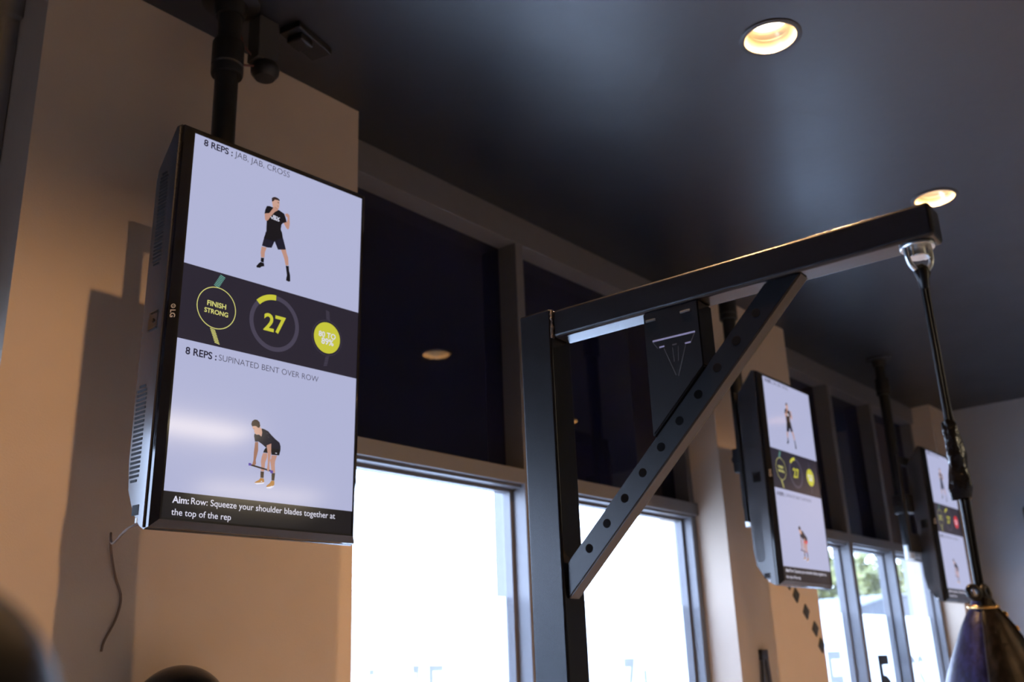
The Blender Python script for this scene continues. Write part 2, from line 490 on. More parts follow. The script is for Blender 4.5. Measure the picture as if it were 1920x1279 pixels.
bm = BM(); box(bm, FAR_X, FAR_X + 0.2, BACK_Y - 0.2, GLASS_Y + 0.3, 0, CEIL); struct('wall_far', bm, M_grey)
bm = BM(); box(bm, LEFT_X - 0.2, LEFT_X, BACK_Y - 0.2, GLASS_Y + 0.3, 0, CEIL); struct('wall_left', bm, M_dark)
bm = BM(); box(bm, LEFT_X, FAR_X, BACK_Y - 0.2, BACK_Y, 0, CEIL); struct('wall_back', bm, M_back)

PIERS = [(0.967, 2.087), (4.535, 5.535), (8.20, FAR_X)]
for k, (a, b) in enumerate(PIERS):
    bm = BM(); box(bm, a, b, WALL_Y, GLASS_Y + 0.14, 0, CEIL)
    tag(struct('pillar' if k == 0 else 'pillar.%03d' % k, bm, M_beige),
        ['beige pillar behind the large screen', 'beige pillar behind the middle screen', 'beige pillar in the far corner behind the last screen'][k])

TR0, TR1 = CAM_H + 0.735, CAM_H + 0.797       # transom
HD0 = CAM_H + 1.815                            # underside of the head rail
FILM_TOP = CAM_H + 0.295

def window(idx, x0, x1, mullions, mw, label, fins=True):
    """one bay: dark panels above the transom, clear glass below, frosted film on the lower part"""
    root = bpy.data.objects.new('window_%d' % idx, None); C.objects.link(root)
    tag(root, label, None, None, 'structure')
    root.location = (x0, FRAME_Y, 0)
    o = Vector((x0, FRAME_Y, 0))
    Mx = Matrix.Translation(-o)
    d1 = GLASS_Y + 0.02
    def fin(name, bm, m, **k):
        bmesh.ops.transform(bm, matrix=Mx, verts=bm.verts[:])
        return obj(name, bm, m, root, **k)
    edges = [x0] + [c for c in mullions] + [x1]
    bm = BM()
    box(bm, x0, x1, FRAME_Y, d1, HD0, CEIL, 0.002)
    fin('head_rail', bm, M_frame)
    bm = BM(); box(bm, x0, x1, FRAME_Y, d1, TR0, TR1, 0.003)
    box(bm, x0, x1, FRAME_Y + 0.022, d1, TR0 - 0.012, TR0, 0.001)
    fin('transom', bm, M_frame)
    bm = BM(); box(bm, x0, x1, FRAME_Y, d1, 0, 0.12, 0.003); fin('sill_rail', bm, M_frame)
    for c in mullions:
        bm = BM()
        box(bm, c - mw / 2, c + mw / 2, FRAME_Y + 0.001, d1 - 0.001, 0.12, HD0, 0.003)
        if fins: box(bm, c - mw / 2 + 0.006, c + mw / 2 - 0.006, d1, d1 + 0.06, 0, CEIL, 0.002)
        fin('mullion', bm, M_frame)
    for a, b in ((x0, x0 + 0.045), (x1 - 0.045, x1)):
        bm = BM(); box(bm, a, b, FRAME_Y + 0.02, d1, 0.12, HD0, 0.003); fin('jamb', bm, M_frame)
    n = len(edges) - 1
    for i in range(n):
        a = edges[i] + (mw / 2 if i else 0.045)
        b = edges[i + 1] - (mw / 2 if i < n - 1 else 0.045)
        bm = BM(); box(bm, a, b, GLASS_Y, GLASS_Y + 0.02, TR1, HD0); fin('dark_panel', bm, M_spandrel)
        # slim sash round each lower pane
        s0, s1, t = GLASS_Y - 0.030, GLASS_Y + 0.014, 0.018
        bm = BM()
        box(bm, a, a + t, s0, s1, 0.12, TR0, 0.002); box(bm, b - t, b, s0, s1, 0.12, TR0, 0.002)
        box(bm, a + t, b - t, s0, s1, TR0 - 0.026, TR0, 0.002); box(bm, a + t, b - t, s0, s1, 0.12, 0.16, 0.002)
        fin('sash', bm, M_frame)
        bm = BM(); box(bm, a + t, b - t, GLASS_Y, GLASS_Y + 0.006, 0.16, TR0 - 0.026); fin('glass', bm, M_glass)
        bm = BM(); box(bm, a + t + 0.004, b - t - 0.004, GLASS_Y + 0.008, GLASS_Y + 0.009, 0.165, FILM_TOP); fin('frosted_film', bm, M_film)
    return root, fin

w3, _ = window(3, -3.4, 0.965, [-2.3, -1.2, -0.1], 0.055, 'window bay left of the large screen')
w1, fin1 = window(1, 2.088, 4.534, [3.160], 0.052, 'window bay between the first and second pillars')
w2, fin2 = window(2, 5.537, 8.198, [6.50, 7.275], 0.06, 'window bay between the second and third pillars', False)
bm = BM(); box(bm, LEFT_X, -3.4, WALL_Y, GLASS_Y + 0.3, 0, CEIL); struct('wall_window_side', bm, M_beige)

# vinyl letters on the panes (only their tops reach into the picture)
def letter(fin, s, x, top, h, m, w=None, bold=0.0):
    t = text_bm(s, w or h * 0.6 * len(s), bold, h)
    ys = max(v.co.y for v in t.verts)
    R = Matrix.Translation((x, GLASS_Y - 0.002, top - ys)) @ Matrix.Rotation(PI / 2, 4, 'X')
    bmesh.ops.transform(t, matrix=R, verts=t.verts[:])
    fin('lettering', t, m)
letter(fin2, '5', 6.90, CAM_H + 0.03, 0.36, M_vinyl, 0.24, 0.02)
letter(fin2, 'F', 6.12, CAM_H + 0.06, 0.36, M_vinylg, 0.20)
letter(fin2, 'CS', 7.42, CAM_H + 0.02, 0.34, M_vinylg, 0.40)
letter(fin1, '7', 3.905, CAM_H + 0.048, 0.20, M_vinylg, 0.085, 0.02)
letter(fin1, 'L', 4.06, CAM_H - 0.005, 0.2, M_vinylg, 0.1)
letter(fin1, 'F', 2.38, CAM_H + 0.032, 0.12, M_vinylg, 0.02)
letter(fin1, '7', 2.585, CAM_H + 0.042, 0.14, M_vinylg, 0.03, 0.02)
letter(fin1, 'F', 2.665, CAM_H + 0.040, 0.14, M_vinylg, 0.07)

# ------------------------------------------------------------------ outside
bm = BM(); box(bm, -40, 60, GLASS_Y + 0.31, 70, -0.35, -0.15)
M_pave = mat('pale_concrete_paving', (0.55, 0.55, 0.53), 0.8, noise=0.1, nscale=1.5)
tag(struct('ground', bm, M_pave), 'pale paving outside the windows')

M_bld = mat('blue_grey_cladding', (0.025, 0.03, 0.04), 0.7, noise=0.1, nscale=2)
M_bld2 = mat('pale_render', (0.42, 0.47, 0.5), 0.8, noise=0.05)
M_win = mat('dark_window_glass', (0.05, 0.07, 0.09), 0.1, noise=0.1)
M_roof = mat('grey_roof_sheet', (0.10, 0.11, 0.13), 0.6, noise=0.1)
b1 = thing('building', 'low blue grey building with a sloping roof seen through the far panes', 'building', (20, 8.6, -0.15))
bm = BM(); prism(bm, [Vector((-5, 0, 0)), Vector((8, 0, 0)), Vector((8, 0, 2.93)), Vector((3.8, 0, 2.74)), Vector((0.5, 0, 2.26)), Vector((-5, 0, 1.5))], (0, 5, 0)); obj('wall', bm, M_bld, b1)
bm = BM(); prism(bm, [Vector((-5.1, -0.08, 1.49)), Vector((0.5, -0.08, 2.262)), Vector((3.8, -0.08, 2.742)), Vector((8.1, -0.08, 2.935)), Vector((8.1, -0.08, 2.98)), Vector((3.8, -0.08, 2.79)), Vector((0.5, -0.08, 2.31)), Vector((-5.1, -0.08, 1.54))], (0, 5.2, 0)); obj('roof', bm, M_roof, b1)
for k in range(3):
    bm = BM(); box(bm, -3.6 + 2.6 * k, -2.2 + 2.6 * k, -0.04, 0.02, 0.4, 1.2, 0.01); obj('window_pane', bm, M_win, b1)
M_leaf = mat('yellow_green_leaves', (0.15, 0.15, 0.04), 0.6, noise=0.4, nscale=3)  # yellow-green leaf colour, varied at random
M_bark = mat('grey_bark', (0.09, 0.07, 0.055), 0.9, noise=0.3, nscale=10, bump=0.5, bscale=20)
def tree(x, y, h, r, label):
    t = thing('tree', label, 'tree', (x, y, -0.15), group='trees beyond the far window')
    bm = BM(); tube(bm, [(0, 0, 0), (0.05, 0.02, h * 0.3), (-0.05, 0.05, h * 0.6)], [0.16, 0.12, 0.07]); obj('trunk', bm, M_bark, t)
    bm = BM()
    rnd = random.Random(int(x * 10 + y))
    for k in range(2600):
        u, v = rnd.random() * 2 * PI, math.acos(2 * rnd.random() - 1)
        q = r * (0.55 + 0.45 * rnd.random())
        c = Vector((q * math.sin(v) * math.cos(u), q * math.sin(v) * math.sin(u), h * 0.64 + q * 0.78 * math.cos(v)))
        a = Vector((rnd.uniform(-1, 1), rnd.uniform(-1, 1), rnd.uniform(-1, 1))).normalized()
        b = a.orthogonal().normalized()
        s = 0.12 + 0.12 * rnd.random()
        bm.faces.new([bm.verts.new(c + a * s), bm.verts.new(c + b * s * 0.6), bm.verts.new(c - a * s), bm.verts.new(c - b * s * 0.6)])
    obj('crown', bm, M_leaf, t)
tree(33.5, 15.2, 5.3, 2.4, 'leafy tree behind the blue grey building, seen through the pane nearest the second pillar')
tree(38.5, 15.4, 5.5, 2.5, 'leafy tree behind the blue grey building, seen through the middle pane')
tree(43.8, 15.3, 5.5, 2.5, 'leafy tree beyond the blue grey building, seen left of the farthest television')

# ------------------------------------------------------------------ recessed lamps
LAMP_LABELS = {(2.714, 1.085): 'lit round recessed ceiling lamp nearest the top edge, on open dark ceiling',
               (4.334, 1.085): 'lit round recessed ceiling lamp partly hidden by the tip of the black beam'}
def downlight(x, y, label):
    t = thing('recessed_lamp', label, 'ceiling lamp', (x, y, CEIL), group='recessed lamps in the dark ceiling')
    bm = BM(); lathe(bm, [(0.084, 0.0), (0.084, -0.004), (0.094, -0.006), (0.101, -0.003), (0.101, 0.0)]); obj('trim_ring', bm, M_trim, t, True)
    bm = BM(); lathe(bm, [(0.0845, -0.003), (0.082, 0.004), (0.072, 0.024), (0.064, 0.032), (0.066, 0.036), (0.058, 0.046), (0.050, 0.060), (0.050, 0.070)]); obj('reflector', bm, M_can, t, True)
    bm = BM(); lathe(bm, [(0.0, 0.060), (0.03, 0.061), (0.046, 0.064), (0.0495, 0.069), (0.0, 0.0695)]); obj('lens', bm, M_bulb, t, True)
    ld = bpy.data.lights.new('lamp_light', 'SPOT')
    ld.energy = LAMP_W; ld.color = WARM; ld.spot_size = math.radians(140); ld.spot_blend = 1.0; ld.shadow_soft_size = 0.018
    lo = bpy.data.objects.new('lamp_light', ld); C.objects.link(lo); lo.parent = t; lo.location = (0, 0, 0.046)
LAMP_W = 170.0
for x, y in LAMPS:
    lab = None
    for k, v in LAMP_LABELS.items():
        if abs(k[0] - x) < 0.05 and abs(k[1] - y) < 0.05: lab = v
    downlight(x, y, lab or 'unseen lit round recessed ceiling lamp outside the picture')

# linear ceiling lamps further back in the room (mirrored in the large screen)
def strip(x, y, length, rz):
    t = thing('panel_lamp', 'long lit ceiling panel lamp at the back of the room', 'ceiling lamp', (x, y, CEIL), (0, 0, rz), group='panel lamps at the back of the room')
    bm = BM(); box(bm, -length / 2, length / 2, -0.26, 0.26, -0.13, -0.08, 0.004); obj('housing', bm, M_trim, t)
    for sx in (-1, 1):
        bm = BM(); cyl(bm, (sx * length * 0.4, 0, -0.081), (sx * length * 0.4, 0, -0.001), 0.008, seg=12); obj('hanger', bm, M_trim, t)
    bm = BM(); box(bm, -length / 2 + 0.02, length / 2 - 0.02, -0.24, 0.24, -0.142, -0.128, 0.004); obj('diffuser', bm, M_tube, t)
strip(4.05, -3.98, 1.3, 0.0)
strip(6.85, -7.35, 1.7, 0.0)
# ------------------------------------------------------------------ television
W, H = 0.522, 0.9365
BOXFIG = None
def poly(bm, pts, z, mi):
    vs = [bm.verts.new((x, -y, z)) for x, y in pts]
    f = bm.faces.new(vs); f.material_index = mi
    bm.normal_update()
    if f.normal.z < 0: f.normal_flip()

def ring(bm, cx, cy, r0, r1, z, mi, a0=0.0, a1=2 * PI, n=64):
    full = abs(a1 - a0 - 2 * PI) < 1e-6
    pts = []
    for k in range(n + 1):
        a = a0 + (a1 - a0) * k / n
        c, s = math.cos(a), math.sin(a)
        pts.append(((cx + r0 * c, -cy + r0 * s, z), (cx + r1 * c, -cy + r1 * s, z)))
    vv = [(bm.verts.new(p), bm.verts.new(q)) for p, q in pts]
    for k in range(n):
        f = bm.faces.new((vv[k][0], vv[k][1], vv[k + 1][1], vv[k + 1][0])); f.material_index = mi

def disc(bm, cx, cy, r, z, mi, n=64):
    f = bm.faces.new([bm.verts.new((cx + r * math.cos(2 * PI * k / n), -cy + r * math.sin(2 * PI * k / n), z)) for k in range(n)])
    f.material_index = mi

def rect(bm, x0, x1, y0, y1, z, mi):
    poly(bm, [(x0, y0), (x0, y1), (x1, y1), (x1, y0)], z, mi)

def put_text(bm, s, x0, x1, cy, z, mi, bold=0.0, cap=None):
    """lettering between x0 and x1, capitals centred on the line cy"""
    t = text_bm(s, x1 - x0, bold)
    ref = max(v.co.y for v in t.verts) if cap is None else cap
    merge(bm, t, mi, Matrix.Translation((x0, -cy - ref / 2, z)))

def ticks(bm, p0, p1, n, w, z, mi, slant=0.3):
    """row of short cross bars along a line"""
    p0, p1 = Vector((*p0, 0)), Vector((*p1, 0))
    d = (p1 - p0)
    for k in range(n):
        c = p0 + d * (k + 0.5) / n
        h = d.length / n * 0.24
        poly(bm, [(c.x - w / 2, c.y - slant * w / 2 - h), (c.x - w / 2, c.y - slant * w / 2 + h), (c.x + w / 2, c.y + slant * w / 2 + h), (c.x + w / 2, c.y + slant * w / 2 - h)], z, mi)

Z1, Z2, Z3, Z4, Z5 = 0.0003, 0.0005, 0.0007, 0.0009, 0.0011

def make_tv(label):
    """local frame: x right, y up, z out of the screen; origin at the top left corner of the lit area"""
    root = thing('television', label, 'television', group='upright screens hanging from the ceiling')
    # --- lit screen
    bm = BM(); box(bm, 0, W, -H, 0, -0.006, 0.0)
    scr = obj('screen', bm, S_bg, root)
    bm = BM(); rect(bm, 0.0, W, 0.3407, 0.5262, Z1, 0)
    obj('timer_band', bm, S_dark, scr)
    bm = BM(); rect(bm, 0.0, W, 0.8778, H, Z1, 0)
    obj('caption_band', bm, S_black, scr)
    # lettering
    bm = BM()
    put_text(bm, '8 REPS :', 0.0270, 0.1075, 0.0147, Z1, 0, 0.022)
    put_text(bm, 'JAB, JAB, CROSS', 0.1135, 0.2790, 0.0147, Z1, 1, -0.008, 0.0145)
    obj('exercise_text', bm, [S_txt, S_thin], scr)
    bm = BM()
    put_text(bm, '8 REPS :', 0.0250, 0.1055, 0.5515, Z1, 0, 0.022)
    put_text(bm, 'SUPINATED BENT OVER ROW', 0.1115, 0.3996, 0.5515, Z1, 1, -0.008)
    obj('exercise_text', bm, [S_txt, S_thin], scr)
    bm = BM()
    put_text(bm, 'Aim:', 0.0239, 0.0640, 0.8952, Z2, 0, 0.022, 0.0135)
    put_text(bm, 'Row: Squeeze your shoulder blades together at', 0.0695, 0.4680, 0.8945, Z2, 0, 0.003, 0.0135)
    put_text(bm, 'the top of the rep', 0.0239, 0.1727, 0.9222, Z2, 0, 0.003, 0.0135)
    obj('caption_text', bm, [S_wht], scr)
    # dials
    bm = BM()
    ring(bm, 0.0955, 0.4318, 0.0505, 0.0525, Z2, 0)
    put_text(bm, 'FINISH', 0.0700, 0.1205, 0.4235, Z2, 0, 0.018)
    put_text(bm, 'STRONG', 0.0640, 0.1275, 0.4425, Z2, 0, 0.018)
    ticks(bm, (0.0900, 0.3790), (0.1065, 0.3470), 9, 0.0135, Z2, 1, 0.35)
    ticks(bm, (0.0885, 0.4850), (0.1045, 0.5200), 9, 0.0135, Z2, 0, 0.2)
    obj('message_dial', bm, [S_pale, S_teal], scr)
    bm = BM()
    ring(bm, 0.2592, 0.4325, 0.0615, 0.0730, Z2, 1, PI / 2, PI / 2 + 2 * PI)
    ring(bm, 0.2592, 0.4325, 0.0605, 0.0745, Z3, 0, PI / 2, PI / 2 + 0.86, 20)
    put_text(bm, '27', 0.2275, 0.2915, 0.4325, Z3, 0, 0.022)
    obj('countdown_dial', bm, [S_yel, S_ring], scr)
    bm = BM()
    ring(bm, 0.4212, 0.4345, 0.0470, 0.0480, Z2, 1)
    disc(bm, 0.4212, 0.4345, 0.0420, Z2, 0)
    ticks(bm, (0.4225, 0.3855), (0.4195, 0.3600), 6, 0.0115, Z2, 1, 0.2)
    ticks(bm, (0.4245, 0.4840), (0.4190, 0.5120), 6, 0.0115, Z2, 1, -0.3)
    obj('intensity_dial', bm, [S_yel, S_ring], scr)
    bm = BM()
    put_text(bm, '80 TO', 0.3940, 0.4485, 0.4270, Z3, 0, 0.018)
    put_text(bm, '89%', 0.4035, 0.4425, 0.4445, Z3, 0, 0.018)
    obj('intensity_text', bm, [S_wht], scr)
    # pictures of the two exercises (flat images on the screen)
    cm = {'hair': 0, 'face': 1, 'neck': 1, 'shirt': 2, 'shorts': 3, 'arm_a': 4, 'arm_b': 4, 'leg_a': 4, 'leg_b': 4, 'sock_a': 2, 'sock_b': 2, 'shoe_a': 2, 'shoe_b': 2}
    bm = BM()
    for k, z in (('leg_a', Z1), ('leg_b', Z1), ('sock_a', Z2), ('sock_b', Z2), ('shoe_a', Z3), ('shoe_b', Z3), ('neck', Z1), ('shorts', Z2), ('shirt', Z3), ('arm_b', Z4), ('face', Z4), ('hair', Z5), ('arm_a', Z5)):
        poly(bm, BOXER[k], z, cm[k])
    rect(bm, 0.2462, 0.2512, 0.1035, 0.1052, Z5, 0)
    rect(bm, 0.2455, 0.2500, 0.1140, 0.1152, Z5, 6)
    for dx, dy in ((0.2410, 0.1212), (0.2440, 0.1222), (0.2466, 0.1236)):
        rect(bm, dx, dx + 0.0008, dy - 0.002, dy + 0.002, Z5 + 0.0001, 6)
    t = text_bm('UBX', 0.0285, 0.03)
    merge(bm, t, 5, Matrix.Translation((0.2278, -0.1525, Z4)) @ Matrix.Rotation(-0.08, 4, 'Z'))
    poly(bm, [(0.2300, 0.1540), (0.2545, 0.1548), (0.2545, 0.1563), (0.2310, 0.1553)], Z4, 5)
    obj('boxer_picture', bm, [S_hair, S_face, S_cloth, S_cloth2, S_skin, S_wht, S_skin2], scr)
    cm = {'hair': 0, 'face': 1, 'leg_a': 4, 'leg_b': 4, 'shorts': 2, 'shirt': 3, 'stripe_a': 6, 'arm_a': 5, 'arm_b': 4, 'sock_a': 7, 'sock_b': 7, 'shoe_a': 8, 'shoe_b': 8, 'sole_a': 9, 'sole_b': 9, 'bar': 0, 'grip_a': 10, 'grip_b': 10}
    bm = BM()
    for k, z in (('leg_a', Z1), ('sock_a', Z2), ('shoe_a', Z3), ('sole_a', Z4), ('leg_b', Z1), ('sock_b', Z2), ('shoe_b', Z3), ('sole_b', Z4), ('shorts', Z2), ('arm_a', Z2), ('shirt', Z3), ('bar', Z4), ('grip_a', Z5), ('grip_b', Z5), ('arm_b', Z5), ('face', Z4), ('hair', Z5)):
        poly(bm, ROWER[k], z, cm[k])
    for a, b in (((0.2535, 0.7128), (0.2580, 0.7140)), ((0.2580, 0.7200), (0.2620, 0.7235)), ((0.2640, 0.7290), (0.2665, 0.7330))):
        poly(bm, [a, (a[0], a[1] + 0.0014), (b[0], b[1] + 0.0014), b], Z4, 6)
    rect(bm, 0.2820, 0.2868, 0.7575, 0.7592, Z3, 9)
    rect(bm, 0.2172, 0.2202, 0.7072, 0.7082, Z5, 5)
    for q in ((0.2460, 0.8300), (0.2745, 0.8390)):
        rect(bm, q[0], q[0] + 0.0035, q[1], q[1] + 0.0018, Z4, 9)
    obj('rower_picture', bm, [S_hair, S_face, S_cloth, S_cloth2, S_skin, S_skin2, S_ring, S_sock, S_shoe, S_wht, S_pur], scr)
    # --- bezel: bevelled ring round the screen
    bm = BM()
    def loop(e, z):
        return [bm.verts.new(p) for p in ((-e, -H - e, z), (W + e, -H - e, z), (W + e, e, z), (-e, e, z))]
    lps = [loop(-0.0005, -0.008), loop(-0.0005, 0.0028), loop(0.004, 0.0026), loop(0.0200, -0.0125), loop(0.0215, -0.020), loop(0.0215, -0.034), loop(0.0, -0.034)]
    for a, b in zip(lps, lps[1:]):
        for k in range(4):
            bm.faces.new((a[k], a[(k + 1) % 4], b[(k + 1) % 4], b[k]))
    bmesh.ops.recalc_face_normals(bm, faces=bm.faces[:])
    bz = obj('bezel', bm, M_bezel, root)
    # maker's mark on the left bar of the bezel, reading downwards
    bm = BM()
    ring(bm, 0, 0, 0.0036, 0.0052, 0, 0, n=32)
    rect(bm, -0.0006, 0.0006, -0.003, 0.001, 0, 0); rect(bm, -0.0006, 0.0022, 0.0008, 0.0018, 0, 0)
    t = text_bm('LG', 0.0185, 0.02); merge(bm, t, 0, Matrix.Translation((0.009, -0.0055, 0)))
    obj('maker_mark', bm, M_logo, bz, loc=(-0.0126, -0.452, -0.0044), rot=(0, math.radians(-48), 0)).rotation_euler = (Matrix.Rotation(math.radians(-43.4), 3, 'Y') @ Matrix.Rotation(-PI / 2, 3, 'Z')).to_euler()
    # --- casing: deep back with chamfered ends
    xl, xr = -0.0215, W + 0.0215
    prof = [(0.0245, -0.024), (0.028, -0.042), (-0.070, -0.118), (-0.100, -0.124), (-0.800, -0.122), (-0.870, -0.112), (-0.920, -0.082), (-0.952, -0.050), (-H - 0.0245, -0.030), (-H - 0.0225, -0.024)]
    bm = BM()
    # front skirt loop -> side plate
    def pl(x, ins):
        return [bm.verts.new((x, y, z)) for y, z in prof]
    a, b = pl(xl - 0.004, 0), pl(xr + 0.004, 0)
    n = len(prof)
    bm.faces.new(a); bm.faces.new(b[::-1])
    for k in range(n):
        bm.faces.new((a[k], a[(k + 1) % n], b[(k + 1) % n], b[k]))
    bmesh.ops.recalc_face_normals(bm, faces=bm.faces[:])
    bmesh.ops.bevel(bm, geom=[e for e in bm.edges if abs(e.verts[0].co.x - e.verts[1].co.x) < 1e-6], offset=0.004, segments=2, affect='EDGES')
    cs = obj('casing', bm, M_casing, root, 'flat')
    xs = xl - 0.0043
    def stadium(y0, y1, z0, z1, name, bars):
        bm = BM()
        r = (z1 - z0) / 2
        nb = bars
        for k in range(nb):
            y = y0 + (y1 - y0) * (k + 0.5) / nb
            h = (y1 - y0) / nb * 0.27
            e = min(abs(y - y0), abs(y1 - y))
            q = r if e > r else math.sqrt(max(1e-6, r * r - (r - e) ** 2))
            zc = (z0 + z1) / 2
            box(bm, xs - 0.0006, xs + 0.001, y - h, y + h, zc - q, zc + q)
        obj(name, bm, M_slot, cs)
    stadium(-0.855, -0.625, -0.110, -0.066, 'vent_grille', 22)
    stadium(-0.335, -0.085, -0.100, -0.060, 'vent_grille', 26)
    bm = BM(); box(bm, xs - 0.0008, xs + 0.001, -0.500, -0.452, -0.088, -0.048, 0.0003); box(bm, xs - 0.0035, xs, -0.498, -0.494, -0.086, -0.05, 0.001); box(bm, xs - 0.0035, xs, -0.458, -0.454, -0.08, -0.05, 0.001)
    lathe(bm, [(0.0, 0.004), (0.004, 0.004), (0.006, 0.0), (0.006, -0.002)], 20, Matrix.Translation((xs, -0.476, -0.066)) @ Matrix.Rotation(-PI / 2, 4, 'Y'))
    obj('control_button', bm, M_bezel, cs)
    bm = BM(); box(bm, xs - 0.0008, xs + 0.001, -0.928, -0.905, -0.080, -0.052)
    obj('sticker', bm, M_slot, cs)
    bm = BM(); box(bm, xs - 0.0008, xs + 0.001, -0.945, -0.934, -0.062, -0.055, 0.0003)
    obj('screw_cover', bm, M_white, cs)
    return root

def frame_at(p0, yaw, tilt):
    """p0: top left corner of the lit area; the screen's x runs along +X, its face looks to -Y"""
    U = Vector((math.cos(yaw), math.sin(yaw), 0))
    Nin = Vector((-U.y, U.x, 0))
    down = Vector((0, 0, -1)) * math.cos(tilt) + Nin * math.sin(tilt)
    up = -down
    z = U.cross(up)
    M = Matrix((( U.x, up.x, z.x, p0[0]), (U.y, up.y, z.y, p0[1]), (U.z, up.z, z.z, p0[2]), (0, 0, 0, 1)))
    return M

def copy_tree(o, parent=None):
    c = o.copy(); C.objects.link(c)
    if parent is not None: c.parent = parent
    for ch in list(o.children):
        copy_tree(ch, c)
    return c

YAW, TILT = math.radians(-2.65), math.asin(0.0285)
tv1 = make_tv('large upright television nearest the camera, its screen showing a timer at 27')
tv1.matrix_world = frame_at((1.167, 1.942, CAM_H + 1.2875), YAW, TILT)
tv2 = copy_tree(tv1)
tv2['label'] = 'upright television hanging before the second pillar, seen right of the drilled brace'
tv2.matrix_world = frame_at((4.203, 1.952, CAM_H + 1.2875), math.radians(0.5), TILT * 0.4)
tv3 = copy_tree(tv1)
tv3['label'] = 'farthest upright television, with a red dot, behind the taped bungee cord'
tv3.matrix_world = frame_at((6.63, 2.01, CAM_H + 1.2875), math.radians(0.5), TILT * 0.4)
for t, what in ((tv2, 'rower'), (tv3, 'dial')):
    for s in t.children:
        for q in s.children:
            if what == 'dial' and q.name.startswith('intensity_dial'):
                q.material_slots[0].link = 'OBJECT'; q.material_slots[0].material = S_red
            if what == 'rower' and q.name.startswith('rower_picture'):
                q.material_slots[2].link = 'OBJECT'; q.material_slots[2].material = S_red

# ------------------------------------------------------------------ ceiling mounts
def mount(x, y, label, zbot, plate):
    t = thing('ceiling_mount', label, 'ceiling mount', (x, y, CEIL), group='black pole mounts of the screens')
    zb = zbot - CEIL
    bm = BM(); cyl(bm, (0, 0, zb + 0.09), (0, 0, -0.01), 0.0335, seg=32); obj('pole', bm, M_pole, t, True)
    bm = BM(); lathe(bm, [(0.0, zb), (0.028, zb), (0.030, zb + 0.004), (0.030, zb + 0.095), (0.0, zb + 0.095)], 32); obj('pole_tip', bm, M_polegrey, t, True)
    bm = BM(); lathe(bm, [(0.034, -0.262), (0.044, -0.262), (0.046, -0.256), (0.046, -0.236), (0.042, -0.232), (0.046, -0.228), (0.046, -0.155), (0.042, -0.146), (0.034, -0.146)], 32); obj('collar', bm, M_pole, t, True)
    bm = BM(); lathe(bm, [(0.0, 0.0), (0.085, 0.0), (0.085, -0.012), (0.05, -0.02), (0.042, -0.06), (0.0, -0.06)], 40); obj('ceiling_flange', bm, M_pole, t, True)
    bm = BM()
    zt = CAM_H + plate - CEIL
    box(bm, -0.19, 0.20, -0.072, -0.060, zt - 0.62, zt - 0.50, 0.003); box(bm, -0.19, 0.20, -0.072, -0.060, zt - 0.06, zt, 0.003)
    box(bm, -0.19, -0.15, -0.078, -0.060, zt - 0.62, zt, 0.003); box(bm, 0.16, 0.20, -0.078, -0.060, zt - 0.62, zt, 0.003)
    obj('mounting_plate', bm, M_pole, t)
    bm = BM(); box(bm, -0.05, 0.05, -0.062, 0.04, zt - 0.36, zt - 0.24, 0.006); cyl(bm, (-0.06, 0.01, zt - 0.3), (-0.075, 0.01, zt - 0.3), 0.022); obj('clamp', bm, M_pole, t)
    return t
mount(1.415, 2.205, 'black pole ceiling mount holding the large near television', CAM_H + 0.63, 1.38)
mount(4.44, 2.205, 'black pole ceiling mount with pale tip holding the middle television', CAM_H + 0.63, 1.25)
mount(6.60, 2.205, 'black pole ceiling mount with pale tip holding the farthest television', CAM_H + 0.60, 1.25)

pb = thing('power_outlet_box', 'small dark power box with a rounded plug under the ceiling beside the near pole', 'power box', (1.545, 2.22, CEIL + 0.0))
bm = BM(); box(bm, -0.035, 0.035, -0.03, 0.03, -0.150, 0, 0.004); obj('housing', bm, M_box, pb)
bm = BM(); lathe(bm, [(0.0, -0.198), (0.03, -0.195), (0.042, -0.178), (0.044, -0.160), (0.038, -0.148), (0.0, -0.148)], 28, Matrix.Translation((0.012, 0, 0)) ); obj('plug', bm, M_pole, pb, True)
bm = BM(); tube(bm, smooth_pts([(-0.03, 0, -0.17), (-0.07, 0.0, -0.185), (-0.088, -0.005, -0.16)], 6), 0.004, 8)
tube(bm, smooth_pts([(-0.03, 0.01, -0.13), (-0.06, 0.01, -0.11), (-0.088, 0.0, -0.075)], 6), 0.0035, 8); obj('wire', bm, M_wire, pb)
sp = thing('ceiling_bracket', 'flat black bracket plate on the ceiling right of the near pole', 'bracket', (1.685, 2.19, CEIL), (0, 0, 0.25))
bm = BM(); box(bm, -0.085, 0.085, -0.04, 0.04, -0.022, 0, 0.004); obj('plate', bm, M_pole, sp)
bm = BM(); box(bm, -0.06, 0.0, -0.03, 0.03, -0.045, -0.02, 0.006); obj('clip', bm, M_pole, sp)

# power cable from the near screen to the wall
bm = BM()
tube(bm, smooth_pts([(1.235, 2.085, CAM_H + 0.372), (1.195, 2.14, CAM_H + 0.352), (1.20, 2.22, CAM_H + 0.325), (1.252, 2.33, CAM_H + 0.365), (1.285, 2.383, CAM_H + 0.33), (1.305, 2.389, CAM_H + 0.27), (1.325, 2.389, CAM_H + 0.22), (1.318, 2.389, CAM_H + 0.17), (1.292, 2.389, CAM_H + 0.115), (1.288, 2.392, CAM_H + 0.09)], 8), 0.003, 8)
tag(obj('power_cable', bm, M_cable, None, True), 'thin dark cable looping from the large television to the beige wall', 'cable')

